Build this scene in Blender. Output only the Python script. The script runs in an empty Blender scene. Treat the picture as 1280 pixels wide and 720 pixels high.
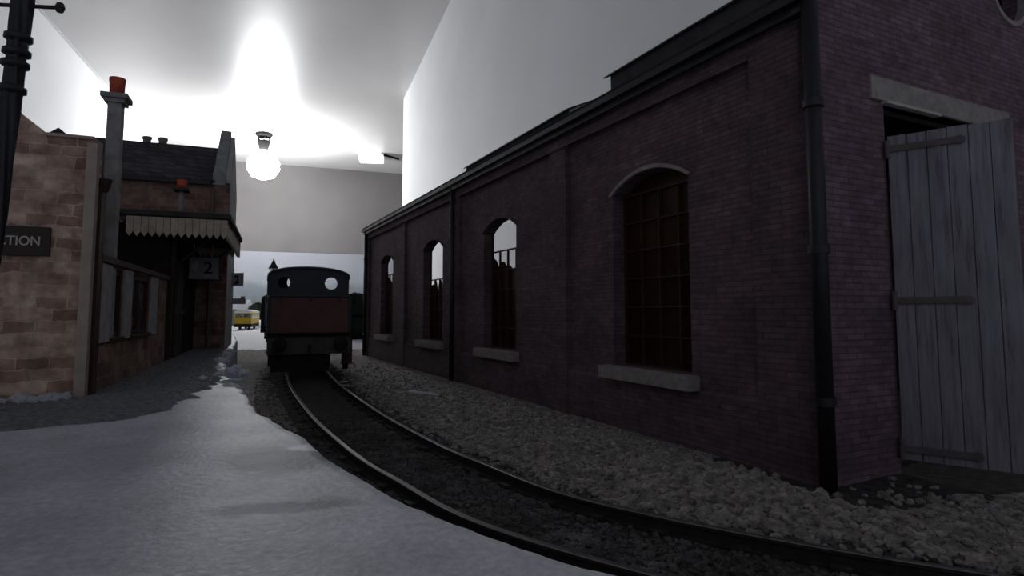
import bpy, bmesh, math, random
from mathutils import Vector, Matrix, noise
random.seed(7)
R = math.radians
C = bpy.context.scene.collection
SC = bpy.context.scene

# ------------------------------------------------------------------ camera
F, PITCH, HOR, CX, CZ = 745.0, R(4.5), 390.0, 640.0, 1.95
CY = HOR - F*math.tan(PITCH)
cam_d = bpy.data.cameras.new('camera'); cam = bpy.data.objects.new('camera', cam_d); C.objects.link(cam)
cam_d.sensor_fit = 'HORIZONTAL'; cam_d.sensor_width = 36.0
cam_d.lens = F/1280*36.0
cam_d.shift_x = 0.0
cam_d.shift_y = -(360-CY)/1280      # lens axis sits above the middle of the frame
cam_d.clip_start = 0.05; cam_d.clip_end = 2000
cam.location = (0, 0, CZ); cam.rotation_euler = (R(90)+PITCH, 0, 0)
SC.camera = cam
# ------------------------------------------------------------------ world, exposure
SC.view_settings.view_transform = 'Standard'
try: SC.view_settings.look = 'None'
except Exception: pass
SC.view_settings.gamma = 1.0; SC.view_settings.exposure = 0.0
SC.view_settings.use_curve_mapping = False
BULB = 190.0       # ceiling bulb
TUBE = 1.3
AMBIENT = 0.29     # fill light added through the room side left open behind the camera
w = bpy.data.worlds.new('world'); SC.world = w; w.use_nodes = True
w.node_tree.nodes['Background'].inputs[0].default_value = (0.80, 0.84, 1.0, 1)
w.node_tree.nodes['Background'].inputs[1].default_value = AMBIENT
SC.cycles.max_bounces = 8; SC.cycles.diffuse_bounces = 5; SC.cycles.sample_clamp_indirect = 4.0

# ------------------------------------------------------------------ node materials
def mat(name): 
    m = bpy.data.materials.new(name); m.use_nodes = True
    nt = m.node_tree; b = nt.nodes['Principled BSDF']
    return m, nt, b
def N(nt, t, **kw):
    n = nt.nodes.new(t)
    for k, v in kw.items(): setattr(n, k, v)
    return n
def ramp(nt, fac, stops):
    r = N(nt, 'ShaderNodeValToRGB'); e = r.color_ramp.elements
    e[0].position, e[0].color = stops[0][0], (*stops[0][1], 1)
    e[1].position, e[1].color = stops[-1][0], (*stops[-1][1], 1)
    for p, c in stops[1:-1]:
        x = e.new(p); x.color = (*c, 1)
    nt.links.new(fac, r.inputs[0]); return r.outputs[0]
def objco(nt):
    return N(nt, 'ShaderNodeTexCoord').outputs['Object']
def noise_n(nt, vec, scale, detail=6, rough=.6):
    n = N(nt, 'ShaderNodeTexNoise'); n.inputs['Scale'].default_value = scale
    n.inputs['Detail'].default_value = detail; n.inputs['Roughness'].default_value = rough
    nt.links.new(vec, n.inputs['Vector']); return n.outputs['Fac']
def bump(nt, b, h, strength=.4, dist=.02):
    n = N(nt, 'ShaderNodeBump'); n.inputs['Strength'].default_value = strength; n.inputs['Distance'].default_value = dist
    nt.links.new(h, n.inputs['Height']); nt.links.new(n.outputs[0], b.inputs['Normal'])
def speck(name, c0, c1, scale=8, rough=.8, bs=.4, bd=.02, spec=.3, metal=0, c2=None):
    m, nt, b = mat(name); v = objco(nt)
    f = noise_n(nt, v, scale)
    st = [(.3, c0), (.7, c1)] if c2 is None else [(.28, c0), (.5, c1), (.72, c2)]
    nt.links.new(ramp(nt, f, st), b.inputs['Base Color'])
    b.inputs['Roughness'].default_value = rough; b.inputs['Specular IOR Level'].default_value = spec
    b.inputs['Metallic'].default_value = metal
    if bs: bump(nt, b, noise_n(nt, v, scale*4), bs, bd)
    return m
def emis(name, col, s):
    m, nt, b = mat(name); b.inputs['Emission Color'].default_value = (*col, 1); b.inputs['Emission Strength'].default_value = s
    b.inputs['Base Color'].default_value = (*col, 1); return m
def wallco(nt, warp=0.0):
    s = N(nt, 'ShaderNodeSeparateXYZ'); nt.links.new(objco(nt), s.inputs[0])
    a = N(nt, 'ShaderNodeMath', operation='ADD'); nt.links.new(s.outputs[0], a.inputs[0]); nt.links.new(s.outputs[1], a.inputs[1])
    c = N(nt, 'ShaderNodeCombineXYZ'); nt.links.new(a.outputs[0], c.inputs[0]); nt.links.new(s.outputs[2], c.inputs[1])
    if not warp: return c.outputs[0]
    n = N(nt, 'ShaderNodeTexNoise'); n.inputs['Scale'].default_value = 5; nt.links.new(c.outputs[0], n.inputs['Vector'])
    vm = N(nt, 'ShaderNodeVectorMath', operation='MULTIPLY_ADD'); vm.inputs[1].default_value = (warp, warp, 0)
    nt.links.new(n.outputs['Color'], vm.inputs[0]); nt.links.new(c.outputs[0], vm.inputs[2])
    return vm.outputs[0]
def mixc(nt, f, a, b, mode='MIX'):
    m = N(nt, 'ShaderNodeMix', data_type='RGBA', blend_type=mode)
    if isinstance(f, float): m.inputs[0].default_value = f
    else: nt.links.new(f, m.inputs[0])
    for k, x in ((6, a), (7, b)):
        if isinstance(x, tuple): m.inputs[k].default_value = (*x, 1)
        else: nt.links.new(x, m.inputs[k])
    return m.outputs[2]
def brick(name, c1, c2, mortar, bw, bh, ms=.006, warp=0.0, var=((.25, (.55, .55, .6)), (.75, (1.3, 1.2, 1.2))), vscale=.9, rough=.85, bs=.5, fine=None):
    m, nt, b = mat(name); v = wallco(nt, warp)
    t = N(nt, 'ShaderNodeTexBrick'); nt.links.new(v, t.inputs['Vector'])
    t.inputs['Color1'].default_value = (*c1, 1); t.inputs['Color2'].default_value = (*c2, 1); t.inputs['Mortar'].default_value = (*mortar, 1)
    t.inputs['Scale'].default_value = 1; t.inputs['Mortar Size'].default_value = ms; t.inputs['Mortar Smooth'].default_value = .3
    t.inputs['Brick Width'].default_value = bw; t.inputs['Row Height'].default_value = bh; t.inputs['Bias'].default_value = 0
    col = mixc(nt, 1.0, t.outputs['Color'], ramp(nt, noise_n(nt, v, vscale, 5), list(var)), 'MULTIPLY')
    col = mixc(nt, 1.0, col, ramp(nt, noise_n(nt, v, (fine or 1/bh)*1.1, 3), [(.3, (.75, .75, .75)), (.7, (1.25, 1.25, 1.25))]), 'MULTIPLY')
    nt.links.new(col, b.inputs['Base Color']); b.inputs['Roughness'].default_value = rough
    b.inputs['Specular IOR Level'].default_value = .25
    inv = N(nt, 'ShaderNodeMath', operation='SUBTRACT'); inv.inputs[0].default_value = 1; nt.links.new(t.outputs['Fac'], inv.inputs[1])
    ad = N(nt, 'ShaderNodeMath', operation='MULTIPLY_ADD'); nt.links.new(noise_n(nt, v, 14), ad.inputs[0]); ad.inputs[1].default_value = .6; nt.links.new(inv.outputs[0], ad.inputs[2])
    bump(nt, b, ad.outputs[0], bs, .012)
    return m

M = {}
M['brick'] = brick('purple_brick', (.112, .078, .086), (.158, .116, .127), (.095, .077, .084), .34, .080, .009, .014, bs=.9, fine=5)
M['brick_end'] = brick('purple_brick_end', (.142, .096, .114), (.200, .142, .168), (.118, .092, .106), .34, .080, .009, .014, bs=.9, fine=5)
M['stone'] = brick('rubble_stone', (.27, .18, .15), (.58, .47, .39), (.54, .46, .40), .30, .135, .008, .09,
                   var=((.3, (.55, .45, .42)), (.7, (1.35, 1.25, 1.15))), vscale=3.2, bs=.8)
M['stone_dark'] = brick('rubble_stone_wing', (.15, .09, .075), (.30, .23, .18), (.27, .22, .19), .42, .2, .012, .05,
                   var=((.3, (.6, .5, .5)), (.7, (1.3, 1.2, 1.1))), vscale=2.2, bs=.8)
M['quoin'] = speck('quoin_stone', (.32, .26, .21), (.45, .38, .32), 4)
M['slate'] = brick('roof_slate', (.05, .052, .056), (.085, .085, .09), (.02, .02, .02), .3, .16, .01, 0, bs=.6, vscale=1.3)
M['sill'] = speck('stone_sill', (.22, .20, .19), (.36, .33, .31), 7)
M['black'] = speck('black_iron', (.008, .008, .010), (.020, .020, .024), 9, .45, .3, .01, .4)
M['roofdark'] = speck('dark_roofing', (.030, .030, .032), (.062, .060, .060), 3, .8)
M['darkbrown'] = speck('dark_brown_paint', (.035, .014, .010), (.065, .028, .020), 6, .6)
M['cream'] = speck('cream_paint', (.36, .30, .23), (.58, .50, .40), 5, .6)
M['greywood'] = speck('grey_painted_wood', (.26, .25, .25), (.42, .40, .40), 6, .7)
M['red'] = speck('terracotta', (.42, .07, .035), (.58, .12, .06), 8, .7)
M['gravel'] = speck('frozen_gravel', (.13, .135, .14), (.30, .305, .32), 16, .9, .9, .03, .15)
M['hinge'] = speck('grimy_hinge', (.10, .085, .085), (.16, .14, .14), 5, .8)
M['canopy_shade'] = speck('shade_black', (.006, .005, .005), (.014, .012, .011), 3, .9)  # near-black wall colour stands in for the shade under the canopy
M['concrete'] = speck('grey_render', (.20, .20, .19), (.36, .36, .35), 5, .8)
M['whitegable'] = speck('pale_render', (.45, .45, .45), (.6, .6, .6), 3, .8)
M['snow'] = speck('snow', (.62, .64, .68), (.88, .9, .93), 3, .6, .5, .05)
nt = M['snow'].node_tree; tl = N(nt, 'ShaderNodeBsdfTranslucent'); tl.inputs[0].default_value = (.85, .88, .92, 1)
mx = N(nt, 'ShaderNodeMixShader'); mx.inputs[0].default_value = .5; nt.links.new(nt.nodes['Principled BSDF'].outputs[0], mx.inputs[1]); nt.links.new(tl.outputs[0], mx.inputs[2]); nt.links.new(mx.outputs[0], nt.nodes['Material Output'].inputs[0])
M['ballast'] = speck('grey_brown_ballast', (.14, .125, .112), (.30, .275, .25), 7, .9, .9, .05, .2, 0, (.52, .48, .44))
M['dirt'] = speck('track_bed', (.035, .032, .03), (.10, .095, .09), 7, .9, .9, .05, .2)
M['darkstone'] = speck('dark_ballast', (.03, .028, .027), (.085, .08, .078), 2, .9, .8, .05, .2, 0, (.16, .15, .145))
M['sleeper'] = speck('sleeper_wood', (.018, .014, .012), (.045, .036, .03), 8, .9)
M['railside'] = speck('rusty_rail', (.018, .013, .011), (.04, .03, .026), 12, .7)
M['railtop'] = speck('polished_rail', (.20, .19, .19), (.32, .31, .31), 10, .35, .1, .01, .5, .85)
M['locoblack'] = speck('blue_black_engine', (.006, .009, .018), (.012, .017, .030), 5, .45, .15, .01, .5)
M['locobrown'] = speck('rusty_brown_bunker', (.10, .052, .040), (.165, .075, .056), 2.2, .55, .3, .01)
M['chassis'] = speck('grimy_chassis', (.010, .009, .008), (.028, .026, .024), 5, .8)
M['beam'] = speck('dusty_buffer_beam', (.06, .055, .05), (.11, .10, .094), 4, .8)
M['yellow'] = speck('yellow_paint', (.55, .38, .02), (.68, .48, .04), 3, .5, .1)
M['hedge'] = speck('dark_foliage', (.008, .012, .008), (.025, .035, .022), 6, .9, 1, .2)
M['whitewall'] = brick('white_stone_wall', (.55, .53, .5), (.8, .78, .74), (.35, .33, .3), 1.2, .5, .05, .1, vscale=.4, bs=.8)
M['signbrown'] = speck('brown_enamel', (.030, .018, .014), (.042, .025, .020), 3, .5, .05)
M['signgrey'] = speck('grey_enamel', (.30, .28, .29), (.42, .39, .40), 4, .6, .05)
M['lettering'] = speck('pale_lettering', (.42, .39, .36), (.55, .52, .48), 6, .6, 0)
M['blackletter'] = speck('dark_lettering', (.01, .01, .012), (.02, .02, .022), 6, .6, 0)
M['interior'] = speck('interior_plaster', (.06, .045, .04), (.11, .085, .075), 2, .9)
M['fitting'] = speck('white_plastic', (.6, .6, .6), (.7, .7, .7), 2, .4, 0)
M['fittinggrey'] = speck('dark_plastic', (.004, .004, .004), (.007, .007, .007), 2, .8, 0, 0, .05)
M['tube'] = emis('lamp_diffuser', (1, 1, 1), TUBE)
M['bulb'] = emis('bulb_glass', (.97, .98, 1.0), BULB)
def paint(name, c, rough, spec=.5, var=.06, sc=.03):
    m, nt, b = mat(name); v = objco(nt)
    nt.links.new(ramp(nt, noise_n(nt, v, sc, 3), [(.3, tuple(x*(1-var) for x in c)), (.7, tuple(min(1, x*(1+var)) for x in c))]), b.inputs['Base Color'])
    b.inputs['Roughness'].default_value = rough; b.inputs['Specular IOR Level'].default_value = spec
    return m
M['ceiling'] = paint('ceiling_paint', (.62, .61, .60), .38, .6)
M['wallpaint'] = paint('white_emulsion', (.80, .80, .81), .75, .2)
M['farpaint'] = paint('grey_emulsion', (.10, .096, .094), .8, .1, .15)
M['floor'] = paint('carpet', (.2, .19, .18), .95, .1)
# whitewashed planks (door)
m, nt, b = mat('whitewashed_planks'); v = wallco(nt)
mp = N(nt, 'ShaderNodeMapping'); mp.inputs['Scale'].default_value = (9, .55, 1); nt.links.new(v, mp.inputs[0])
f1 = noise_n(nt, mp.outputs[0], 1.6, 7, .7)
mp2 = N(nt, 'ShaderNodeMapping'); mp2.inputs['Scale'].default_value = (1.6, .8, 1); nt.links.new(v, mp2.inputs[0])
f2 = noise_n(nt, mp2.outputs[0], 1.0, 3)
col = mixc(nt, 1.0, ramp(nt, f1, [(.30, (.07, .06, .07)), (.44, (.22, .21, .235)), (.7, (.31, .31, .345))]), ramp(nt, f2, [(.3, (.75, .72, .75)), (.7, (1.1, 1.1, 1.1))]), 'MULTIPLY')
nt.links.new(col, b.inputs['Base Color']); b.inputs['Roughness'].default_value = .75; bump(nt, b, f1, .4, .02); M['planks'] = m
# brown translucent glazing, dirty
m, nt, b = mat('brown_glazing'); v = objco(nt)
f = noise_n(nt, v, 1.4, 4)
b.inputs['Roughness'].default_value = .35
nt.links.new(ramp(nt, f, [(.35, (.030, .018, .012)), (.65, (.10, .05, .030))]), b.inputs['Base Color'])
tl = N(nt, 'ShaderNodeBsdfTranslucent'); tl.inputs[0].default_value = (.20, .095, .058, 1)
tr = N(nt, 'ShaderNodeBsdfTransparent'); tr.inputs[0].default_value = (.18, .09, .058, 1)
m1 = N(nt, 'ShaderNodeMixShader'); m1.inputs[0].default_value = .55; nt.links.new(tl.outputs[0], m1.inputs[1]); nt.links.new(tr.outputs[0], m1.inputs[2])
m2 = N(nt, 'ShaderNodeMixShader'); m2.inputs[0].default_value = .7; nt.links.new(b.outputs[0], m2.inputs[1]); nt.links.new(m1.outputs[0], m2.inputs[2])
nt.links.new(m2.outputs[0], nt.nodes['Material Output'].inputs[0]); M['glazing'] = m
m, nt, b = mat('blue_grey_glass'); b.inputs['Base Color'].default_value = (.07, .10, .13, 1); b.inputs['Roughness'].default_value = .2
nt.links.new(ramp(nt, noise_n(nt, objco(nt), 3), [(.4, (.05, .07, .09)), (.62, (.20, .26, .31))]), b.inputs['Base Color']); M['glass'] = m
m, nt, b = mat('clear_glass'); b.inputs['Roughness'].default_value = .05; b.inputs['Transmission Weight'].default_value = 1; b.inputs['Base Color'].default_value = (.9, .95, 1, 1); b.inputs['IOR'].default_value = 1.1; M['clear'] = m
# platform surface : frosted tarmac, soft dark and pale patches painted in
m, nt, b = mat('snowy_platform_top'); v = objco(nt)
a1 = noise_n(nt, v, 1.3, 5); a2 = noise_n(nt, v, 22, 4)
col = ramp(nt, a1, [(.3, (.40, .41, .44)), (.5, (.52, .53, .57)), (.7, (.64, .65, .69))])
col = mixc(nt, 1.0, col, ramp(nt, a2, [(.3, (.8, .8, .8)), (.7, (1.15, 1.15, 1.15))]), 'MULTIPLY')
def patch(col, x, y, sx, sy, rot, colr, amt):
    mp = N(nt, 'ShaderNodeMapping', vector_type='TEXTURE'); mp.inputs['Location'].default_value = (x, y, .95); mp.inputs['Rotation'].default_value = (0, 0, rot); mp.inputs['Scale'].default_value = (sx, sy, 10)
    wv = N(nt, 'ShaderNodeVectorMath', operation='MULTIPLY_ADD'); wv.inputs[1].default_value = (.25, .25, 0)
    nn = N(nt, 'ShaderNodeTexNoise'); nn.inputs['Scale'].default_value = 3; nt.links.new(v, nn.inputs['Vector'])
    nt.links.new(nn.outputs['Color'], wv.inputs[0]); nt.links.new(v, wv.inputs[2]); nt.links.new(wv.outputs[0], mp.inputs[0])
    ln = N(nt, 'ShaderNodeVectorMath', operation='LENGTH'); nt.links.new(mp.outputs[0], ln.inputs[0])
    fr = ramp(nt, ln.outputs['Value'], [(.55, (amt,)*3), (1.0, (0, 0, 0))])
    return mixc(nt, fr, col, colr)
col = patch(col, -1.45, 4.25, .60, .42, -.1, (.12, .12, .14), .9)
col = patch(col, -1.05, 3.3, .42, .14, .25, (.17, .17, .19), .85)
col = patch(col, -1.40, 4.62, .16, .12, 0, (.85, .87, .9), .8)
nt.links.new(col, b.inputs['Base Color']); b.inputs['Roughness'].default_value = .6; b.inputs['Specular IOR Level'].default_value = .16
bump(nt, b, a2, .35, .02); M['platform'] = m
# painted backscene : pale sky over blue-grey hills
m, nt, b = mat('painted_backscene'); v = objco(nt)
sp = N(nt, 'ShaderNodeSeparateXYZ'); nt.links.new(v, sp.inputs[0])
nz = noise_n(nt, v, .05, 5)
ma = N(nt, 'ShaderNodeMath', operation='MULTIPLY_ADD'); nt.links.new(nz, ma.inputs[0]); ma.inputs[1].default_value = 10; nt.links.new(sp.outputs[2], ma.inputs[2])
mr = N(nt, 'ShaderNodeMapRange'); mr.inputs[1].default_value = 0; mr.inputs[2].default_value = 30; nt.links.new(ma.outputs[0], mr.inputs[0])
nt.links.new(ramp(nt, mr.outputs[0], [(.25, (.05, .06, .065)), (.40, (.075, .09, .10)), (.52, (.09, .105, .12)), (.60, (.15, .16, .18)), (1, (.165, .17, .19))]), b.inputs['Base Color'])
b.inputs['Roughness'].default_value = .8; M['backscene'] = m

# ------------------------------------------------------------------ mesh helpers
class MB:
    def __init__(s): s.bm = bmesh.new(); s.mi = 0
    def _f(s, vs, mi=None):
        try: f = s.bm.faces.new(vs); f.material_index = s.mi if mi is None else mi; return f
        except ValueError: return None
    def hexa(s, p):
        v = [s.bm.verts.new(q) for q in p]
        for q in ((0, 3, 2, 1), (4, 5, 6, 7), (0, 1, 5, 4), (1, 2, 6, 5), (2, 3, 7, 6), (3, 0, 4, 7)): s._f([v[k] for k in q])
        return s
    def box(s, x0, x1, y0, y1, z0, z1, bev=0):
        if bev:
            t = bmesh.new(); bmesh.ops.create_cube(t, size=1)
            for vv in t.verts: vv.co = Vector(((x0+x1)/2+vv.co.x*(x1-x0), (y0+y1)/2+vv.co.y*(y1-y0), (z0+z1)/2+vv.co.z*(z1-z0)))
            bmesh.ops.bevel(t, geom=t.edges[:], offset=bev, segments=2, affect='EDGES', profile=.6)
            mp = {vv: s.bm.verts.new(vv.co) for vv in t.verts}
            for f in t.faces: s._f([mp[q] for q in f.verts])
            t.free(); return s
        return s.hexa([(x0, y0, z0), (x1, y0, z0), (x1, y1, z0), (x0, y1, z0), (x0, y0, z1), (x1, y0, z1), (x1, y1, z1), (x0, y1, z1)])
    def prism(s, pts, axis, a, b):           # outline pts (2-D) swept along an axis
        def P(u, v, w): return (w, u, v) if axis == 'x' else (u, w, v) if axis == 'y' else (u, v, w)
        A = [s.bm.verts.new(P(u, v, a)) for u, v in pts]; B = [s.bm.verts.new(P(u, v, b)) for u, v in pts]
        s._f(A); s._f(B[::-1]); n = len(pts)
        for k in range(n): s._f([A[k], B[k], B[(k+1) % n], A[(k+1) % n]])
        return s
    def tube(s, a, b, r0, r1=None, n=12):
        r1 = r0 if r1 is None else r1; a, b = Vector(a), Vector(b); d = (b-a).normalized()
        u = d.orthogonal().normalized(); v = d.cross(u)
        A = [s.bm.verts.new(a+(u*math.cos(t)+v*math.sin(t))*r0) for t in [2*math.pi*k/n for k in range(n)]]
        B = [s.bm.verts.new(b+(u*math.cos(t)+v*math.sin(t))*r1) for t in [2*math.pi*k/n for k in range(n)]]
        for k in range(n): s._f([A[k], A[(k+1) % n], B[(k+1) % n], B[k]])
        s._f(A[::-1]); s._f(B); return s
    def lathe(s, prof, c=(0, 0, 0), n=24, axis='z', sq=False, flute=0):
        rings = []
        for r, z in prof:
            ring = []
            for k in range(n):
                t = 2*math.pi*(k+(.5 if sq else 0))/n; rr = r*(1+flute*math.cos(6*t+z*9))
                q = (rr*math.cos(t), rr*math.sin(t), z)
                if axis == 'x': q = (q[2], q[0], q[1])
                if axis == 'y': q = (q[0], q[2], q[1])
                ring.append(s.bm.verts.new((c[0]+q[0], c[1]+q[1], c[2]+q[2])))
            rings.append(ring)
        for a, b in zip(rings, rings[1:]):
            for k in range(n): s._f([a[k], a[(k+1) % n], b[(k+1) % n], b[k]])
        s._f(rings[0][::-1]); s._f(rings[-1]); return s
    def blob(s, c, rx, ry, rz, seed=0, sub=2, amp=.3, fr=1.5):
        t = bmesh.new(); bmesh.ops.create_icosphere(t, subdivisions=sub, radius=1); mp = {}
        for vv in t.verts:
            k = 1+amp*noise.noise(vv.co*fr+Vector((seed*3.1, seed*1.7, seed)))*2
            mp[vv] = s.bm.verts.new((c[0]+vv.co.x*k*rx, c[1]+vv.co.y*k*ry, c[2]+vv.co.z*k*rz))
        for f in t.faces: s._f([mp[q] for q in f.verts])
        t.free(); return s
    def build(s, name, m, parent=None, smooth=False):
        bmesh.ops.recalc_face_normals(s.bm, faces=s.bm.faces[:])
        me = bpy.data.meshes.new(name); s.bm.to_mesh(me); s.bm.free()
        for x in (m if isinstance(m, (list, tuple)) else [m]): me.materials.append(x)
        if smooth:
            for p in me.polygons: p.use_smooth = True
        o = bpy.data.objects.new(name, me); C.objects.link(o)
        if parent: o.parent = parent
        return o
def tag(o, label=None, cat=None, group=None, kind=None):
    for k, v in (('label', label), ('category', cat), ('group', group), ('kind', kind)):
        if v: o[k] = v
    return o
def empty(name, loc, rz=0):
    o = bpy.data.objects.new(name, None); C.objects.link(o); o.location = loc; o.rotation_euler = (0, 0, R(rz)); return o
def struct(o): o['kind'] = 'structure'; return o
def place(o, loc, rz=0): o.location = loc; o.rotation_euler = (0, 0, R(rz)); return o
def cut(o, *cutters):
    for k, c in enumerate(cutters):
        md = o.modifiers.new('cut', 'BOOLEAN'); md.operation = 'DIFFERENCE'; md.solver = 'EXACT'; md.object = c
    bpy.context.view_layer.update()
    me = bpy.data.meshes.new_from_object(o.evaluated_get(bpy.context.evaluated_depsgraph_get()))
    o.modifiers.clear(); o.data = me
    for c in cutters: bpy.data.objects.remove(c)
    return o
def text_mesh(txt, size, m, name, parent, loc, rot, ext=.004):
    cu = bpy.data.curves.new(name, 'FONT'); cu.body = txt; cu.size = size; cu.extrude = ext; cu.offset = .0015*size/.12
    cu.align_x = 'LEFT'; t = bpy.data.objects.new(name, cu); C.objects.link(t); bpy.context.view_layer.update()
    me = bpy.data.meshes.new_from_object(t.evaluated_get(bpy.context.evaluated_depsgraph_get()))
    bpy.data.objects.remove(t); me.materials.clear(); me.materials.append(m)
    o = bpy.data.objects.new(name, me); C.objects.link(o); o.parent = parent; o.location = loc; o.rotation_euler = rot; return o

# ------------------------------------------------------------------ the room
RR = 19.3; CEIL = 57.0; XL, XR, YEND, YFAR = -46.7, 23.3, 151.5, 236.0
def rbox(name, m, *a): return struct(place(MB().box(*a).build(name, m), (0, 0, 0), RR))
rbox('ceiling', M['ceiling'], XL-2, 130, -40, YFAR+2, CEIL, CEIL+2)
rbox('floor', M['floor'], XL-2, 130, -40, YFAR+2, -72, -70)
rbox('wall_left', M['wallpaint'], XL-2, XL, -40, YFAR, -70, CEIL)
rbox('wall_right', M['wallpaint'], XR, 130, -40, YEND, -70, CEIL)
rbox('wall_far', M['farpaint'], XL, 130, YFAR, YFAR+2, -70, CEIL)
rbox('wall_recess', M['wallpaint'], 128, 130, YEND, YFAR, -70, CEIL)
rbox('trim_ceiling', M['fitting'], XL, XL+.35, -40, YFAR, CEIL-.35, CEIL)
bs = place(MB().box(XL+.3, 126, YFAR-3, YFAR-2.4, -10, 23.8).build('backscene_board', M['backscene']), (0, 0, 0), RR)
tag(bs, 'pale blue-grey painted backscene board with misty hills on the far wall', 'backscene', kind='thing')

# bulb on the ceiling
def room(x, y, z): a = R(RR); return (x*math.cos(a)-y*math.sin(a), x*math.sin(a)+y*math.cos(a), z)
bx, by = -76.6, 180.5
bl = tag(empty('ceiling_bulb', (bx, by, CEIL)), 'bare glowing light bulb hanging from its rose on the ceiling', 'light bulb')
MB().lathe([(2.4, 0), (2.6, -.5), (2.2, -1.1), (1.2, -1.3)], n=32).build('ceiling_rose', M['fittinggrey'], bl, True)
mb = MB()
for k in range(6):
    t = k*math.pi/3; mb.tube((2.0*math.cos(t), 2.0*math.sin(t), -1.0), (1.5*math.cos(t), 1.5*math.sin(t), -2.6), .16)

for k in range(24):
    t0, t1 = 2*math.pi*k/24, 2*math.pi*(k+1)/24
    mb.tube((1.98*math.cos(t0), 1.98*math.sin(t0), -1.0), (1.98*math.cos(t1), 1.98*math.sin(t1), -1.0), .16, n=6)
    mb.tube((1.5*math.cos(t0), 1.5*math.sin(t0), -2.6), (1.5*math.cos(t1), 1.5*math.sin(t1), -2.6), .16, n=6)
mb.build('shade_ring', M['fittinggrey'], bl)
MB().lathe([(1.9, -2.4), (1.8, -2.9), (1.3, -4.9), (1.25, -5.6)], n=32).build('lamp_holder', M['fittinggrey'], bl, True)
MB().lathe([(.9, -5.2), (1.8, -5.7), (3.6, -6.9), (4.7, -9.2), (4.6, -11.4), (3.2, -13.6), (.8, -14.4)], n=32).build('glass_bulb', M['bulb'], bl, True)
# second fitting
lx, ly = (461-640)/745*203, 203.
cl = tag(empty('ceiling_light', (lx, ly, CEIL), 8), 'small bright white box light on a bracket near the right wall corner', 'ceiling light')
MB().box(-3.9, 4.2, -1.8, 1.8, -3.4, -.8, .4).build('diffuser', M['tube'], cl)
MB().box(-3.6, 3.6, -1.5, 1.5, -.8, 0, .1).build('base_plate', M['fitting'], cl)
MB().prism([(4.2, -.9), (9.5, -2.2), (9.5, -1.6), (4.2, -.2)], 'y', -.4, .4).build('bracket', M['fittinggrey'], cl)

# ------------------------------------------------------------------ track
cent = [(14.0, 1.6), (8.6, 2.3), (5.0, 3.35), (3.2, 4.13), (1.95, 4.80), (.88, 5.52), (-.01, 6.33), (-.83, 7.50), (-1.50, 8.50), (-2.52, 10.35), (-3.33, 11.95), (-4.75, 15.0), (-5.70, 17.2), (-6.85, 20.1), (-8.8, 25), (-11.0, 30), (-12.8, 34)]
def spline(P, n=10):
    out = []
    for i in range(len(P)-1):
        p0 = Vector(P[max(i-1, 0)]); p1 = Vector(P[i]); p2 = Vector(P[i+1]); p3 = Vector(P[min(i+2, len(P)-1)])
        for k in range(n):
            t = k/n; out.append(.5*((2*p1)+(p2-p0)*t+(2*p0-5*p1+4*p2-p3)*t*t+(3*p1-p0-3*p2+p3)*t**3))
    out.append(Vector(P[-1])); return out
CL = spline(cent)
def frames(L):
    fr = []
    for i, p in enumerate(L):
        d = (L[min(i+1, len(L)-1)]-L[max(i-1, 0)]).normalized(); fr.append((p, d, Vector((d.y, -d.x))))
    return fr
FR = frames(CL)
def dist_track(x, y):
    q = Vector((x, y)); return min((q-p).length for p in CL)
tr = tag(empty('railway_track', (0, 0, 0)), 'curved single railway track sweeping from the loading end to the tank engine', 'railway track')
tr['label'] = 'curved railway track running between the platform and the purple brick shed'
prof = [(-.065, -.16), (.065, -.16), (.065, -.135), (.015, -.12), (.015, -.05), (.036, -.035), (.036, -.006), (.028, 0), (-.028, 0), (-.036, -.006), (-.036, -.035), (-.015, -.05), (-.015, -.12), (-.065, -.135)]
GA = .62
for sgn in (-1, 1):
    mb = MB(); rings = []
    for p, d, nrm in FR:
        c = p+nrm*sgn*GA; rings.append([mb.bm.verts.new((c.x+nrm.x*a, c.y+nrm.y*a, z)) for a, z in prof])
    for a, b2 in zip(rings, rings[1:]):
        for k in range(len(prof)): mb._f([a[k], a[(k+1) % len(prof)], b2[(k+1) % len(prof)], b2[k]], 1 if k in (6, 7, 8) else 0)
    mb.build('rail', [M['railside'], M['railtop']], tr)
acc = 0; last = CL[0]
for p, d, nrm in FR:
    acc += (p-last).length; last = p
    if acc > .72 and p.y < 34:
        acc = 0; mb = MB(); mb.box(-1.0, 1.0, -.12, .12, -.26, -.165, .012); s = mb.build('sleeper', M['sleeper'], tr)
        s.location = (p.x, p.y, 0); s.rotation_euler = (0, 0, math.atan2(nrm.y, nrm.x))
        for sgn in (-1, 1):
            ch = MB(); ch.box(sgn*GA-.13, sgn*GA+.13, -.09, .09, -.158, -.10, .01).build('chair', M['railside'], s)

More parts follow.
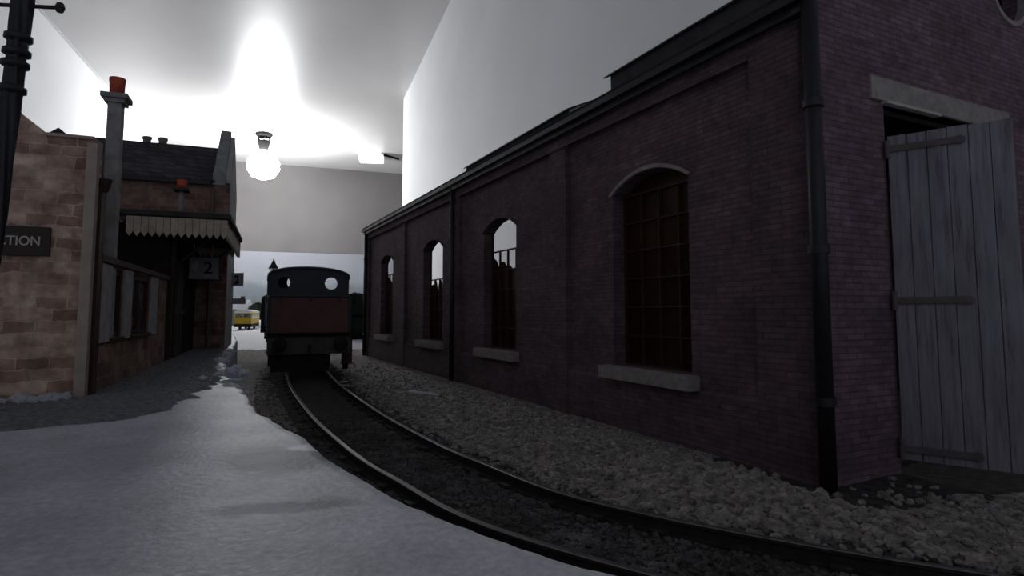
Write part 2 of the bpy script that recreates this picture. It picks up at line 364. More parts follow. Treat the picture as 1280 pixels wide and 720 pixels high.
# ------------------------------------------------------------------ platform
edge = [(3.4, 1.05), (1.7, 1.62), (.85, 2.10), (.42, 2.38), (-.06, 2.74), (-.52, 3.20), (-.88, 3.68), (-1.28, 4.24), (-1.72, 4.95), (-2.42, 5.9), (-3.2, 7.3), (-3.75, 8.3), (-4.35, 9.3), (-5.2, 10.9), (-6.0, 12.7), (-7.1, 15.1), (-8.3, 18), (-10.1, 22), (-12.3, 26.5)]
ED = spline(edge, 8)
mb = MB(); rows = []
import bisect
for i, (p, d, nrm) in enumerate(frames(ED)):
    row = []; nL = -nrm if nrm.x > 0 else nrm      # to the left, away from the track
    nL = Vector((-d.y, d.x))
    offs = [-.02, 0.0, .03, .1, .2, .35, .55, .8, 1.1, 1.5, 2.0, 2.7, 3.6, 5, 7.5]
    jag = .035*noise.noise(Vector((p.x*2.2, p.y*2.2, 0)))+.02*noise.noise(Vector((p.x*9, p.y*9, 3)))
    far = min(1, max(0, (p.y-4)/4)); jag *= .3+1.8*far
    for j, o in enumerate(offs):
        L = o if p.y > 2.5 else o*.9
        q = p+Vector((-1, 0)).lerp(nL, .75 if o < 2 else .35).normalized()*L+nL*jag*(1 if o < .3 else .0)
        h = .95+.012*noise.noise(Vector((q.x*1.6, q.y*1.6, 1)))+.006*noise.noise(Vector((q.x*9, q.y*9, 1)))*(1+far*2)
        if j == 0: h = -.30
        if j == 1: h = .90
        row.append(mb.bm.verts.new((q.x, q.y, h)))
    rows.append(row)
for a, b2 in zip(rows, rows[1:]):
    for k in range(len(a)-1): mb._f([a[k], a[k+1], b2[k+1], b2[k]])
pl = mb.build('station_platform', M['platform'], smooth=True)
tag(pl, 'frosty grey station platform with a curved edge beside the track', 'platform')

GB = [(5.05, -4.35), (5.55, -3.66), (5.94, -3.47), (6.89, -3.70), (7.8, -4.0), (8.3, -4.05), (8.9, -4.3), (9.3, -4.48), (10.9, -5.35), (12.7, -6.15), (15.1, -7.25), (18, -8.45)]
def gbx(y):
    for (y0, x0), (y1, x1) in zip(GB, GB[1:]):
        if y0 <= y <= y1: return x0+(x1-x0)*(y-y0)/(y1-y0)
mb = MB(); stp = .035; ny = int((17-5.1)/stp)
prev = None
for j in range(ny):
    y = 5.1+j*stp; xr = gbx(y)+.16*noise.noise(Vector((y*2.6, 1, 0)))+.05*noise.noise(Vector((y*9, 4, 0))); row = []
    if y > 8.2: xr = min(xr, gbx(y)+.03)
    for k in range(91):
        t = (k/90)**1.6; x = xr-t*3.4; e = min(1, t*30, j/6)
        yy = y+.25*(1-min(1, j/25))*noise.noise(Vector((x*2.5, 2, 0)))
        h = .966+e*(.014+.022*abs(noise.noise(Vector((x*13, yy*13, 0))))+.014*noise.noise(Vector((x*30, yy*30, 5)))+.02*noise.noise(Vector((x*2, yy*2, 8))))-(1-e)*.02
        row.append(mb.bm.verts.new((x, yy, h)))
    if prev:
        for k in range(90): mb._f([prev[k], prev[k+1], row[k+1], row[k]])
    prev = row
mb.build('gravel_surface', M['gravel'], pl)
# ------------------------------------------------------------------ ground
SH = (3.74, 7.27); SR = 26.5
def shloc(x, y):
    a = R(SR); dx, dy = x-SH[0], y-SH[1]; return dx*math.cos(a)+dy*math.sin(a), -dx*math.sin(a)+dy*math.cos(a)
def gz(x, y):
    d = dist_track(x, y) if y < 46 else 9
    sx, sy = shloc(x, y)
    base = -.16
    mound = 0
    if d > 1.0 and x > -14:
        mound = min(1, (d-1.0)/.7)*(.07+.05*noise.noise(Vector((x*.9, y*.9, 4))))
        if sx > -.6: mound *= .25
        near = max(0, 1-abs(sx+1.0)/1.0); mound += .06*near
    if y > 34: base -= min(1, (y-34)/60)*.85
    rough = .018*noise.noise(Vector((x*5, y*5, 0)))+.012*noise.noise(Vector((x*14, y*14, 2)))
    if d < .95: base += .005
    return base+mound+rough
def grid_ground(name, xs, ys, m, zoff=0, skip=None, fn=gz):
    mb = MB(); V = [[mb.bm.verts.new((x, y, fn(x, y)+zoff)) for x in xs] for y in ys]
    for j in range(len(ys)-1):
        for i in range(len(xs)-1): mb._f([V[j][i], V[j][i+1], V[j+1][i+1], V[j+1][i]])
    return mb.build(name, m, smooth=False)
def lin(a, b, n): return [a+(b-a)*k/n for k in range(n+1)]
g = grid_ground('ballast_ground', lin(-16, 13, 290), lin(.8, 34, 330), M['ballast'])
g.data.materials.append(M['dirt'])
for p in g.data.polygons:
    c = p.center; sx, sy = shloc(c.x, c.y); w_ = .18*noise.noise(Vector((c.x*2, c.y*2, 9)))
    if dist_track(c.x, c.y) < 1.15+w_ or (-.55+w_ < sx and sy < 1.6+w_ and sy > -1.05+w_ and sx < 12) : p.material_index = 1
tag(g, 'grey ballast ground spread along the track up to the shed wall', 'ballast ground', kind='structure')
def gfar(x, y): return gz(x, y)+.25*noise.noise(Vector((x*.08, y*.08, 7)))*min(1, (y-33)/20)
g2 = grid_ground('snow_ground', lin(-90, 40, 110), lin(33.6, 150, 90), M['snow'], fn=gfar)
tag(g2, 'bright snow-covered ground beyond the station', 'snow ground', kind='structure')

def stones(name, m, n, sampler, label, smin, smax):
    mb = MB(); t = bmesh.new(); bmesh.ops.create_icosphere(t, subdivisions=1, radius=1)
    co = [v.co.copy() for v in t.verts]; fc = [[v.index for v in f.verts] for f in t.faces]; t.free()
    for i in range(n):
        x, y = sampler(); s = random.uniform(smin, smax)*(1 if random.random() > .12 else 1.6)
        rot = Matrix.Rotation(random.uniform(0, 6.28), 3, 'Z') @ Matrix.Rotation(random.uniform(-.6, .6), 3, 'X')
        sc = Vector((random.uniform(.7, 1.3), random.uniform(.6, 1.1), random.uniform(.4, .85)))*s
        if name == 'ballast_stones' and y < 8 and x > 1.2: sc *= 1.35
        z = gz(x, y)+s*.15
        vs = []
        for c in co:
            q = Vector((c.x*sc.x, c.y*sc.y, c.z*sc.z))*random.uniform(.75, 1.2); q = rot @ q; vs.append(mb.bm.verts.new((x+q.x, y+q.y, z+q.z)))
        for f in fc: mb._f([vs[k] for k in f])
    return tag(mb.build(name, m), label, 'ballast', kind='stuff')
def samp_right():
    while True:
        y = 3.6+abs(random.gauss(0, 1))*7; x = random.uniform(-9, 9)
        if y > 30: continue
        if abs(x) > y*.95+.5: continue
        d = dist_track(x, y); sx, sy = shloc(x, y)
        if d < .95 or sx > -.12 and sy > -.12 or sx > 1.2 and sy > -1.3 and sx < 3 : continue
        if sx > -.5 and -.9 < sy < 1.5 and random.random() < .9: continue
        # right side of the track only
        i = min(range(len(CL)), key=lambda k: (CL[k]-Vector((x, y))).length)
        if (Vector((x, y))-CL[i]).dot(FR[i][2]) < 0: 
            if d > 1.5: continue
        return x, y
def samp_track():
    while True:
        k = int(random.random()**1.2*(len(CL)-60)); p, d, nrm = FR[k]
        o = random.choice([random.uniform(-.52, .52), random.uniform(-.52, .52), random.uniform(-1.5, -.7), random.uniform(.7, 1.1)])
        q = p+nrm*o+d*random.uniform(-.2, .2); return q.x, q.y
stones('ballast_stones', M['ballast'], 9000, samp_right, 'loose pale grey ballast stones heaped between track and shed', .022, .05)
stones('track_stones', M['darkstone'], 8500, samp_track, 'dark grimy stones packed around the rails and sleepers', .022, .045)

# ------------------------------------------------------------------ engine shed (right)
shed = tag(empty('engine_shed', (SH[0], SH[1], 0), SR), 'long dark purple brick engine shed with arched windows on the right', 'shed')
LEN, WID, HT = 24.3, 10.0, 5.95
WY = [3.3, 9.35, 14.7, 20.8]; PIL = [(-.0, .95), (5.85, 6.5), (12.0, 12.65), (17.8, 18.45), (23.8, 24.3)]
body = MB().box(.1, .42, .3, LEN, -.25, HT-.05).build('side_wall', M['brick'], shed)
def arch_pts(yc, hw, z0, zs, zc, n=14, grow=0):
    h = zc-zs; rad = (hw*hw+h*h)/(2*h); cz = zc-rad; a0 = math.asin(hw/rad)
    pts = [(yc-hw, z0), (yc+hw, z0)]
    for k in range(n+1):
        a = a0-2*a0*k/n; pts.append((yc+rad*math.sin(a), cz+rad*math.cos(a)))
    return pts
cs = []
for yc in WY: cs.append(MB().prism(arch_pts(yc, 1.0, .98, 4.12, 4.42), 'x', -.5, 1.0).build('cutter', M['brick'], shed))
cut(body, *cs)
mb = MB().box(0.0, .12, -.0, .95, -.25, HT-.05)
mb.build('corner_pier', M['brick'], shed)
for a, b2 in PIL[1:]: MB().box(0, .11, a, b2, -.25, 5.50).build('pilaster', M['brick'], shed)
mb = MB().box(-.0, .11, .95, LEN, 5.50, HT-.05); mb.box(-.035, .02, .95, LEN, 5.47, 5.52); mb.box(-.05, .02, .3, LEN, 5.70, 5.80)
mb.build('corbel_band', M['brick'], shed)
mb = MB().box(.03, .11, .95, LEN, -.25, .70); mb.prism([(.03, .70), (.11, .70), (.11, .76)], 'y', .95, LEN); mb.build('plinth', M['brick'], shed)
# end wall with doorway and round window
gab = [(0.0, -.25), (WID, -.25), (WID, HT), (WID/2, HT+3.1), (0.0, HT)]
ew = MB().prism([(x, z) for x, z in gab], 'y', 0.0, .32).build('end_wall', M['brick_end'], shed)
c1 = MB().box(1.47, 4.30, -1, 1, -.5, 4.80).build('cutter', M['brick_end'], shed)
c2 = MB().lathe([(.52, -1), (.52, 1)], (5.05, 0, 7.25), 40, 'y').build('cutter', M['brick_end'], shed)
cut(ew, c1, c2)
rg = MB(); n = 40
for k in range(n):
    a0, a1 = 2*math.pi*k/n, 2*math.pi*(k+1)/n
    rg.hexa([(5.05+r*math.cos(a), y, 7.25+r*math.sin(a)) for y in (-.03, .1) for r, a in ((.50, a0), (.58, a0), (.58, a1), (.50, a1))])
rg.build('round_window_ring', M['sill'], shed)
MB().box(.1, WID-.1, LEN-.3, LEN, -.25, 3.0, 0).build('rear_wall', M['brick'], shed)  # unseen, cut low so light shows through the far windows
MB().box(WID-.32, WID, .32, 9.0, -.25, HT-.1).box(WID-.32, WID, 9.0, LEN-.3, -.25, 3.4).build('back_wall', M['brick'], shed)
MB().box(.42, WID-.32, .32, LEN-.3, -.22, -.12).build('shed_floor', M['dirt'], shed)
mb = MB().box(1.16, 4.7, -.05, .2, 4.80, 5.12, .012); mb.build('lintel', M['sill'], shed)
mb = MB().box(1.42, 2.7, -.09, -.0, 4.76, 4.80); mb.build('lintel_highlight', M['lettering'], shed)  # pale strip paints the highlight on the lintel underside
# roof
mb = MB(); sl = .56
mb.prism([(-.16, HT-.02), (5.0, HT+sl*5.1), (5.0, HT+.14+sl*5.1), (-.22, HT+.06)], 'y', -.12, LEN+.15)
mb.build('roof_slope', M['roofdark'], shed)
rs = MB()
rs.prism([(5.0, HT+sl*5.1), (5.0, HT+.14+sl*5.1), (6.0, HT+.14+sl*4.1), (6.0, HT+sl*4.1)], 'y', -.12, LEN+.15)
rs.prism([(6.0, HT+sl*4.1), (6.0, HT+.14+sl*4.1), (WID+.2, HT+.02), (WID+.2, HT-.1)], 'y', -.12, 8.5)
for k in range(5, 13):
    y = -.12+k*(LEN+.07)/12; rs.prism([(6.0, HT+sl*4.1), (6.0, HT+.14+sl*4.1), (WID+.2, HT+.02), (WID+.2, HT-.1)], 'y', y-.1, y+.1)
rs.build('rear_slope_frame', M['roofdark'], shed)  # unseen rear roof, opened up so light shows through the torn windows
MB().box(-.14, -.0, -.12, LEN+.15, HT-.24, HT-.02, .02).build('fascia', M['black'], shed)
g = MB(); g.prism([(-.26, HT-.02), (-.24, HT-.12), (-.14, HT-.12), (-.14, HT+.01), (-.16, HT+.01), (-.17, HT-.08), (-.22, HT-.08), (-.24, HT-.01)], 'y', -.12, LEN+.15); g.build('gutter', M['black'], shed)
# raised roof lights seen over the eaves
def rooflight(y0, y1, h, x0=.35, x1=1.6, over=.05, m='roofdark'):
    z = HT+sl*x0
    p = MB().prism([(x0, z), (x1, z+sl*(x1-x0)), (x1, z+h+sl*(x1-x0)*.6), ((x0+x1)/2, z+h+.28), (x0, z+h)], 'y', y0, y1).build('roof_vent', M[m], shed)
    q = MB().prism([(x0-.07, z+h-.0), ((x0+x1)/2, z+h+.31), ((x0+x1)/2, z+h+.29), (x0-.07, z+h-.03)], 'y', y0-over, y1+over)
    q.build('vent_sheet', M['black'], p)
rooflight(-.10, 4.66, .52, .35, 1.5, .14)
rooflight(6.25, 12.3, .32)
rooflight(12.7, 24.4, .15, .3)
MB().prism([(.36, HT+.22), (1.58, HT+.9), (1.58, HT+.93), (.97, HT+.80), (.36, HT+.5)], 'y', 6.19, 6.23).build('lit_vent_end', M['concrete'], shed)  # paler panel paints the lit look of this vent's end
# windows
for i, yc in enumerate(WY):
    wn = MB().prism(arch_pts(yc, 1.04, .94, 4.12, 4.46), 'x', .34, .40).build('window', M['darkbrown'], shed)
    z_t = 4.12
    cutters = []
    cols, hw = 4, .985
    xs = [yc-hw+2*hw*k/cols for k in range(cols+1)]
    zs = [1.0+.52*k for k in range(7)]
    solid = 6 if i == 0 else {1: 5, 2: 4, 3: 5}[i]
    if i: cutters.append(MB().prism(arch_pts(yc, .985, 1.0+.52*solid+.02, 4.14, 4.42), 'x', .2, .5).build('cutter', M['brick'], shed))
    for a in range(cols):
        for b2 in range(solid):
            cutters.append(MB().box(.2, .5, xs[a]+.012, xs[a+1]-.012, zs[b2]+.012, zs[b2+1]-.012).build('cutter', M['brick'], shed))
    if i == 0: top = MB().prism(arch_pts(yc, .96, 4.14, 4.16, 4.40), 'x', .2, .5).build('cutter', M['brick'], shed); cutters.append(top)
    cut(wn, *cutters)
    ztop = {0: 4.42, 1: 3.45, 2: 3.2, 3: 3.6}[i]
    gp = MB()
    if i == 0: gp.prism(arch_pts(yc, 1.0, .98, 4.12, 4.42), 'x', .41, .425)
    else:
        # torn sheet: ragged upper edge, open above
        pts = [(yc-1.0, .98), (yc+1.0, .98), (yc+1.0, ztop-.3*(i == 2))]
        for k in range(1, 12):
            t = k/12; pts.append((yc+1.0-2.0*t, ztop-.25+.5*noise.noise(Vector((k*.7, i*5.3, 0)))+(.35 if i == 1 and t > .7 else 0)))
        pts.append((yc-1.0, ztop+.1)); gp.prism(pts, 'x', .41, .425)
    gp.build('glazing_sheet', M['glazing'], wn)
    sl_ = MB().box(-.14, .3, yc-1.16, yc+1.2, .74, .97, .02).build('window_sill', M['sill'], wn)
    ar = MB(); P = arch_pts(yc, 1.02, 4.12, 4.13, 4.43, 16)[2:]; Q = arch_pts(yc, 1.10, 4.12, 4.14, 4.50, 16)[2:]
    for k in range(len(P)-1):
        ar.hexa([(x, *q) for x in (.06, .2) for q in (P[k], P[k+1], Q[k+1], Q[k])])
    ar.build('arch_trim', M['sill'] if i == 0 else M['brick'], wn)
# drainpipes
def drain(x, y, r=.09, top=5.8):
    d = MB().tube((x, y, -.12), (x, y, top), r, n=16).build('drainpipe', M['black'], shed, True)
    for z in (.9, 2.7, 4.5): MB().lathe([(r*1.25, z-.05), (r*1.25, z+.05)], (x, y, 0), 16).build('pipe_clip', M['black'], d)
drain(-.10, -.10, .098, 6.4); drain(-.09, 12.35, .07); drain(-.09, 24.1, .08)
# open plank door
door = MB(); DW = 1.30; k = 0; x = 0; ws = []
while x < DW-.01: 
    wdt = min(.215, DW-x); ws.append((x, x+wdt)); x += wdt
for a, b2 in ws: door.box(a+.004, b2-.004, -.045+random.uniform(-.004, .004), .03, .06, 4.30+random.uniform(-.01, .01), .006)
door.box(.005, DW-.005, -.02, .04, .07, 4.28)
dr = door.build('door', M['planks'], shed); dr.location = (1.46, -.04, 0)
heading = math.degrees(math.atan2(-.61, .79)); dr.rotation_euler = (0, 0, R(heading-SR))
for z in (.20, 2.10, 4.12):
    MB().box(-.03, .78, -.075, -.044, z-.045, z+.045, .01).tube((0, -.05, z-.12), (0, -.05, z+.12), .035).lathe([(.0, -.08), (.055, -.08), (.055, -.04)], (.78, 0, z), 14, 'y').build('strap_hinge', M['hinge'], dr)

# ------------------------------------------------------------------ station (left)
ST = (-4.9, 6.9, .95); TR = 21.4
st = tag(empty('station_building', ST, TR), 'brown stone station building with slate roof and tall parapet on the left', 'station building')
pf = [(-6, -.1), (-.02, -.1), (-.02, 3.02), (-.36, 3.02), (-.36, 3.05), (-.55, 3.07), (-.62, 3.16), (-.84, 3.34), (-1.2, 3.9), (-1.7, 4.4), (-2.4, 4.6), (-3.2, 4.4), (-6, 3.2)]
MB().prism(pf, 'y', 0, .34).build('front_gable', M['stone'], st)
mb = MB()
mb.box(-.09, .02, -.03, .10, -.1, 2.98, .006)
mb.build('corner_quoin', M['quoin'], st)
MB().box(-.50, -.02, -.03, .36, 3.02, 3.06, .01).build('coping', M['quoin'], st)
MB().prism([(-.56, 3.02), (-.56, 3.14), (-.47, 3.21), (-.40, 3.15), (-.36, 3.02)], 'y', .3, .8).build('kneeler', M['roofdark'], st)
# side wall with windows
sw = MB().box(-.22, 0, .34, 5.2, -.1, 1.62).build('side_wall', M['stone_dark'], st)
cs = []
for a, b2 in ((.95, 1.62), (2.12, 3.5)): cs.append(MB().box(-.5, .3, a, b2, .66, 1.58).build('cutter', M['stone'], st))
cut(sw, *cs)
for a, b2, mull in ((.95, 1.62, 0), (2.12, 3.5, 1)):
    wn = MB()
    for yy in [a, b2-.06]+[a+(b2-a)*(k+1)/(mull+1)-.03 for k in range(mull)]: wn.box(-.12, -.02, yy, yy+.06, .66, 1.58)
    wn.box(-.12, -.02, a, b2, .66, .72); wn.box(-.12, -.02, a, b2, 1.5, 1.58)
    wn = wn.build('window', M['darkbrown'], st)
    MB().box(-.10, -.08, a+.03, b2-.03, .69, 1.55).build('pane', M['glass'], wn)
    MB().box(-.1, .05, a-.04, b2+.04, .60, .66, .01).build('window_sill', M['darkbrown'], wn)
for a, b2 in ((.42, .92), (1.64, 2.10), (3.54, 4.1)): MB().box(-.02, .03, a, b2, .62, 1.60, .005).build('wall_panel', M['greywood'], st)
MB().box(-.3, .05, .34, 5.2, 1.62, 1.70).build('wall_coping', M['darkbrown'], st)
MB().box(-3, -1.0, .34, 9.4, 1.62, 1.70).build('low_roof', M['roofdark'], st)
MB().box(-.95, .0, 5.2, 5.4, -.1, 2.74).box(-.22, 0, 5.4, 9.5, -.1, 2.74).build('canopy_shade_wall', M['canopy_shade'], st)  # cross wall added as dark infill for the shaded space
MB().box(.0, .05, 5.5, 5.62, 0, 2.6).build('door_post', M['darkbrown'], st)
dd = MB().box(-.01, .03, 6.1, 7.1, .0, 2.08); dd.box(.02, .05, 6.2, 6.55, .3, .95); dd.box(.02, .05, 6.65, 7.0, .3, .95); dd.box(.02, .05, 6.2, 7.0, 1.15, 1.9)
dr2 = dd.build('side_door', M['darkbrown'], st); MB().lathe([(.015, 0), (.03, .03), (.03, .05), (.01, .06)], (.03, 7.0, 1.0), 12, 'x').build('door_handle', M['railtop'], dr2)
MB().box(.0, .05, .12, .32, 0, 2.5).tube((.04, .22, 2.45), (.04, .22, 2.6), .05, .09).build('hopper_and_shade_strip', M['darkbrown'], st)  # hopper on top; the brown strip paints the shaded recess of the wall
# main wing
EV, RG = 4.48, 5.82; Y0, Y1 = 9.5, 12.5; YM = (Y0+Y1)/2
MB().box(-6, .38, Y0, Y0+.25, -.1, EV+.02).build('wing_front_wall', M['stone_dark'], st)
gp = [(Y0, -.1), (Y1, -.1), (Y1, EV), (YM, RG+.25), (Y0, EV)]
MB().prism([(Y0-.05, -.1), (Y1, -.1), (Y1+.05, EV+.1), (YM, RG+.35), (Y0-.05, EV+.1)], 'x', .38, .72).build('gable_wall', M['whitegable'], st)
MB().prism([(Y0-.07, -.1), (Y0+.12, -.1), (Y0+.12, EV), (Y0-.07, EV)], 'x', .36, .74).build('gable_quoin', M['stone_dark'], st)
cp = MB()
cp.hexa([(x, y, z) for z0, z1 in ((0, 0), (.12, .12)) for x, y, z in ((.34, Y0-.12, EV+.12+z0), (.62, Y0-.12, EV+.12+z0), (.62, YM, RG+.42+z0), (.34, YM, RG+.42+z0))])
cp.hexa([(x, y, z) for z0 in (0, .12) for x, y, z in ((.34, YM, RG+.42+z0), (.62, YM, RG+.42+z0), (.62, Y1+.1, EV+.12+z0), (.34, Y1+.1, EV+.12+z0))])
cp.box(.32, .64, Y0-.14, Y0+.12, EV-.08, EV+.26); cp.build('gable_coping', M['concrete'], st)
MB().prism([(Y0-.14, EV-.03), (YM, RG-.1), (Y1+.14, EV-.03), (Y1+.14, EV+.05), (YM, RG-.01), (Y0-.14, EV+.05)], 'x', -6, .38).build('slate_roof', M['slate'], st)
MB().box(-6, .28, Y0-.2, Y0-.1, EV-.1, EV, .01).build('wing_gutter', M['black'], st)
MB().box(-6, .28, Y0-.04, Y0, .0, .35).build('wing_plinth', M['stone_dark'], st)
wd = MB().box(-.78, -.05, Y0-.06, Y0+.02, 0, 2.05); wd.box(-.68, -.15, Y0-.09, Y0-.05, .2, .9); wd.box(-.68, -.15, Y0-.09, Y0-.05, 1.1, 1.18)
w_ = wd.build('wing_door', M['darkbrown'], st); MB().box(-.64, -.19, Y0-.085, Y0-.07, 1.28, 1.9).build('door_pane', M['glass'], w_)
MB().tube((.34, Y0-.11, 0), (.34, Y0-.11, 4.3), .03).build('wing_downpipe', M['hinge'], st)
MB().box(-.98, -.86, Y0-.1, Y0, 0, 2.3).build('door_post', M['darkbrown'], st)
for x in (-1.62, -1.22):
    p = MB().lathe([(.10, RG+.02), (.11, RG+.16), (.13, RG+.18), (.12, RG+.24)], (x, YM+.4, 0), 16).build('ridge_pot', M['concrete'], st, True)
# canopy with sawtooth valance
ca = MB(); CA0, CA1, CX0, CX1 = 5.0, 9.3, -.80, 1.06; CZt = 2.86
ca.box(CX0, CX1, CA0, CA1, CZt-.10, CZt, .0)
ca.box(CX0-.1, CX1+.05, CA0-.06, CA1, CZt, CZt+.11, .02)
can = ca.build('canopy', M['roofdark'], st)
def valance(pa, pb, n, zt=CZt-.02, h=.30, th=.03):
    v = MB(); pa, pb = Vector(pa), Vector(pb); L = (pb-pa).length; d = (pb-pa)/L; nn = Vector((-d.y, d.x))*th
    for k in range(n):
        a = pa+d*L*k/n; b2 = pa+d*L*(k+1)/n*1.0-d*.008; mid = (a+b2)/2
        o = [(a.x, a.y, zt), (b2.x, b2.y, zt), (b2.x, b2.y, zt-h), (mid.x, mid.y, zt-h-.09), (a.x, a.y, zt-h)]
        A = [v.bm.verts.new(q) for q in o]; B = [v.bm.verts.new((q[0]+nn.x, q[1]+nn.y, q[2])) for q in o]
        v._f(A); v._f(B[::-1])
        for j in range(5): v._f([A[j], B[j], B[(j+1) % 5], A[(j+1) % 5]])
    return v.build('valance', M['cream'], can)
valance((CX0+.1, CA0-.03), (CX1, CA0-.03), 14); valance((CX1, CA0), (CX1, CA1), 30); valance((CX0+.1, CA1-.02), (CX1, CA1-.02), 14)
for yy in (5.6, 7.2, 8.8): MB().box(CX0, CX1-.05, yy-.04, yy+.04, CZt-.22, CZt-.10).build('canopy_beam', M['darkbrown'], can)
for yy in (5.55, 8.95): MB().tube((.10, yy, 1.95), (.85, yy, CZt-.2), .03).tube((.06, yy, 1.6), (.06, yy, CZt-.1), .035).build('canopy_bracket', M['black'], can)
# tall chimney beside the gable
ch = tag(empty('chimney_stack', (0, 0, 0)), 'tall slender grey chimney with square cap and red pot beside the gable', 'chimney')
ch.parent = None; ch.location = ST; ch.rotation_euler = (0, 0, R(TR))
MB().box(-.175, -.005, 1.08, 1.25, 0, 3.9, .01).build('shaft', M['concrete'], ch)
MB().box(-.25, .07, 1.00, 1.33, 3.88, 3.95, .015).box(-.21, .03, 1.04, 1.29, 3.83, 3.88).build('chimney_cap', M['concrete'], ch)
MB().lathe([(.088, 3.94), (.092, 4.12), (.098, 4.15), (.098, 4.19), (.07, 4.19), (.065, 4.1)], (-.09, 1.165, 0), 24).build('chimney_pot', M['red'], ch, True)
sc_ = tag(empty('canopy_chimney', ST, TR), 'small grey flue with dark cap and red pot standing on the canopy roof', 'chimney')
MB().tube((.07, 6.0, CZt+.11), (.07, 6.0, 3.56), .05).build('flue', M['concrete'], sc_, True)
MB().box(-.08, .22, 5.85, 6.15, 3.55, 3.61, .015).build('flue_cap', M['roofdark'], sc_)
MB().lathe([(.085, 3.6), (.1, 3.8), (.08, 3.8)], (.07, 6.0, 0), 20).build('flue_pot', M['red'], sc_, True)

# station name sign
sg = tag(empty('name_sign', ST, TR), 'dark brown wall sign lettered CTION on the stone gable', 'sign')
MB().box(-2.2, -.385, -.045, -.002, 1.63, 1.96, .006).build('sign_board', M['signbrown'], sg)
t = text_mesh('JUNCTION', .150, M['lettering'], 'sign_lettering', sg, (0, -.05, 1.745), (R(90), 0, 0))
xs_ = [v.co.x for v in t.data.vertices]; t.scale.x = .85; t.location.x = -.475-.85*max(xs_)
# platform number signs
n2 = tag(empty('platform_sign', ST, TR), 'long pale hanging board with a dark 2 under the station canopy', 'sign')
MB().box(.02, .66, 8.0, 8.04, 1.84, 2.32, .006).box(.02, .67, 7.98, 8.06, 1.80, 1.86).box(.1, .13, 8.0, 8.04, 2.3, CZt-.22).box(.5, .53, 8.0, 8.04, 2.3, CZt-.22).build('sign_board', M['signgrey'], n2)
text_mesh('2', .42, M['blackletter'], 'sign_number', n2, (.33, 7.99, 1.93), (R(90), 0, 0))
MB().blob((.15, 7.995, 2.1), .07, .008, .12, 4, 2, .4).build('snow_smear', M['snow'], n2)
n3 = tag(empty('projecting_sign', (-8.49, 18, 2.73)), 'small square grey sign with a dark 2 projecting beyond the station corner', 'sign')
MB().box(-.12, .36, 0, .04, 0, .40, .006).build('sign_board', M['signgrey'], n3); MB().tube((-.5, .02, .36), (-.1, .02, .36), .02).tube((-.5, .02, .05), (-.1, .02, .05), .02).build('bracket', M['black'], n3)
text_mesh('2', .36, M['blackletter'], 'sign_number', n3, (.08, -.01, .07), (R(90), 0, 0))
n4 = tag(empty('far_sign', (-8.49, 18.2, 2.16)), 'narrow pale sign strip below the small 2 sign', 'sign')
MB().box(-.1, .36, 0, .03, .03, .2, .006).build('sign_board', M['signgrey'], n4); MB().box(-.5, -.08, 0, .03, .1, .13).build('bracket', M['black'], n4)

# lamp post in the foreground
lp = tag(empty('lamp_post', (-3.40, 3.8, .955)), 'black twisted iron lamp post close by at the left edge', 'lamp post')
MB().lathe([(.12, 0), (.12, .12), (.10, .16), (.09, .62), (.05, .70)], n=20).build('post_base', M['black'], lp)
pr = [(.040+.020*(z/3.2), .6+z) for z in [k*.05 for k in range(60)]]
MB().lathe(pr, n=36, flute=.16).build('post_shaft', M['black'], lp, True)
for z in (2.62, 2.70, 2.80, 2.45): MB().lathe([(.05, z-.03), (.078, z-.015), (.078, z+.015), (.05, z+.03)], n=24).build('post_collar', M['black'], lp, True)
MB().tube((-.25, 0, 3.02), (.25, 0, 3.02), .013).lathe([(.02, 2.99), (.03, 3.02), (.02, 3.05)], (.25, 0, 0), 10).build('ladder_bar', M['black'], lp)
lp.rotation_euler = (0, R(3.0), 0)
lt = MB().lathe([(.10, 3.55), (.17, 3.95), (.15, 3.98)], n=4, sq=True).build('lantern', M['clear'], lp)
MB().lathe([(.20, 3.97), (.08, 4.15), (.02, 4.3)], n=4, sq=True).build('lantern_roof', M['black'], lt)

# snow lumps by the gable, frozen chunk on the platform edge
def lumps(name, spots, label, cat, m='snow', **k):
    mb = MB()
    for i, (x, y, z, r) in enumerate(spots): mb.blob((x, y, z), r, r*.8, r*.55, i+.3, 3, .35, 2.2)
    return tag(mb.build(name, M[m], smooth=True), label, cat, **k)
def stw(x, y, z):
    a = R(TR); return (ST[0]+x*math.cos(a)-y*math.sin(a), ST[1]+x*math.sin(a)+y*math.cos(a), ST[2]+z)
random.seed(5)
lumps('snow_heap', [(*stw(-.12-.065*k-random.uniform(0, .05), -.12+random.uniform(-.16, .03), .05), random.uniform(.06, .105)) for k in range(14)],
      'lumpy heap of dirty snow along the foot of the stone gable', 'snow heap', 'snow', kind='stuff')
lumps('ice_chunk', [(-4.12+random.gauss(0, .07), 8.85+random.gauss(0, .12), .55+.042*k, random.uniform(.045, .085)) for k in range(15)]+[(-4.3+random.gauss(0, .10), 9.0+random.gauss(0, .12), 1.0+random.uniform(0, .08), .05) for k in range(8)],
      'white crumbling lump of snow hanging over the platform edge', 'snow lump', kind='stuff')
lumps('snow_crust', [(-6.5-.43*.25*k+random.uniform(-.08, .08), 13.6+.25*k, .95, random.uniform(.05, .12)) for k in range(-6, 8)],
      'ragged snow crust on the far platform edge', 'snow crust', kind='stuff')
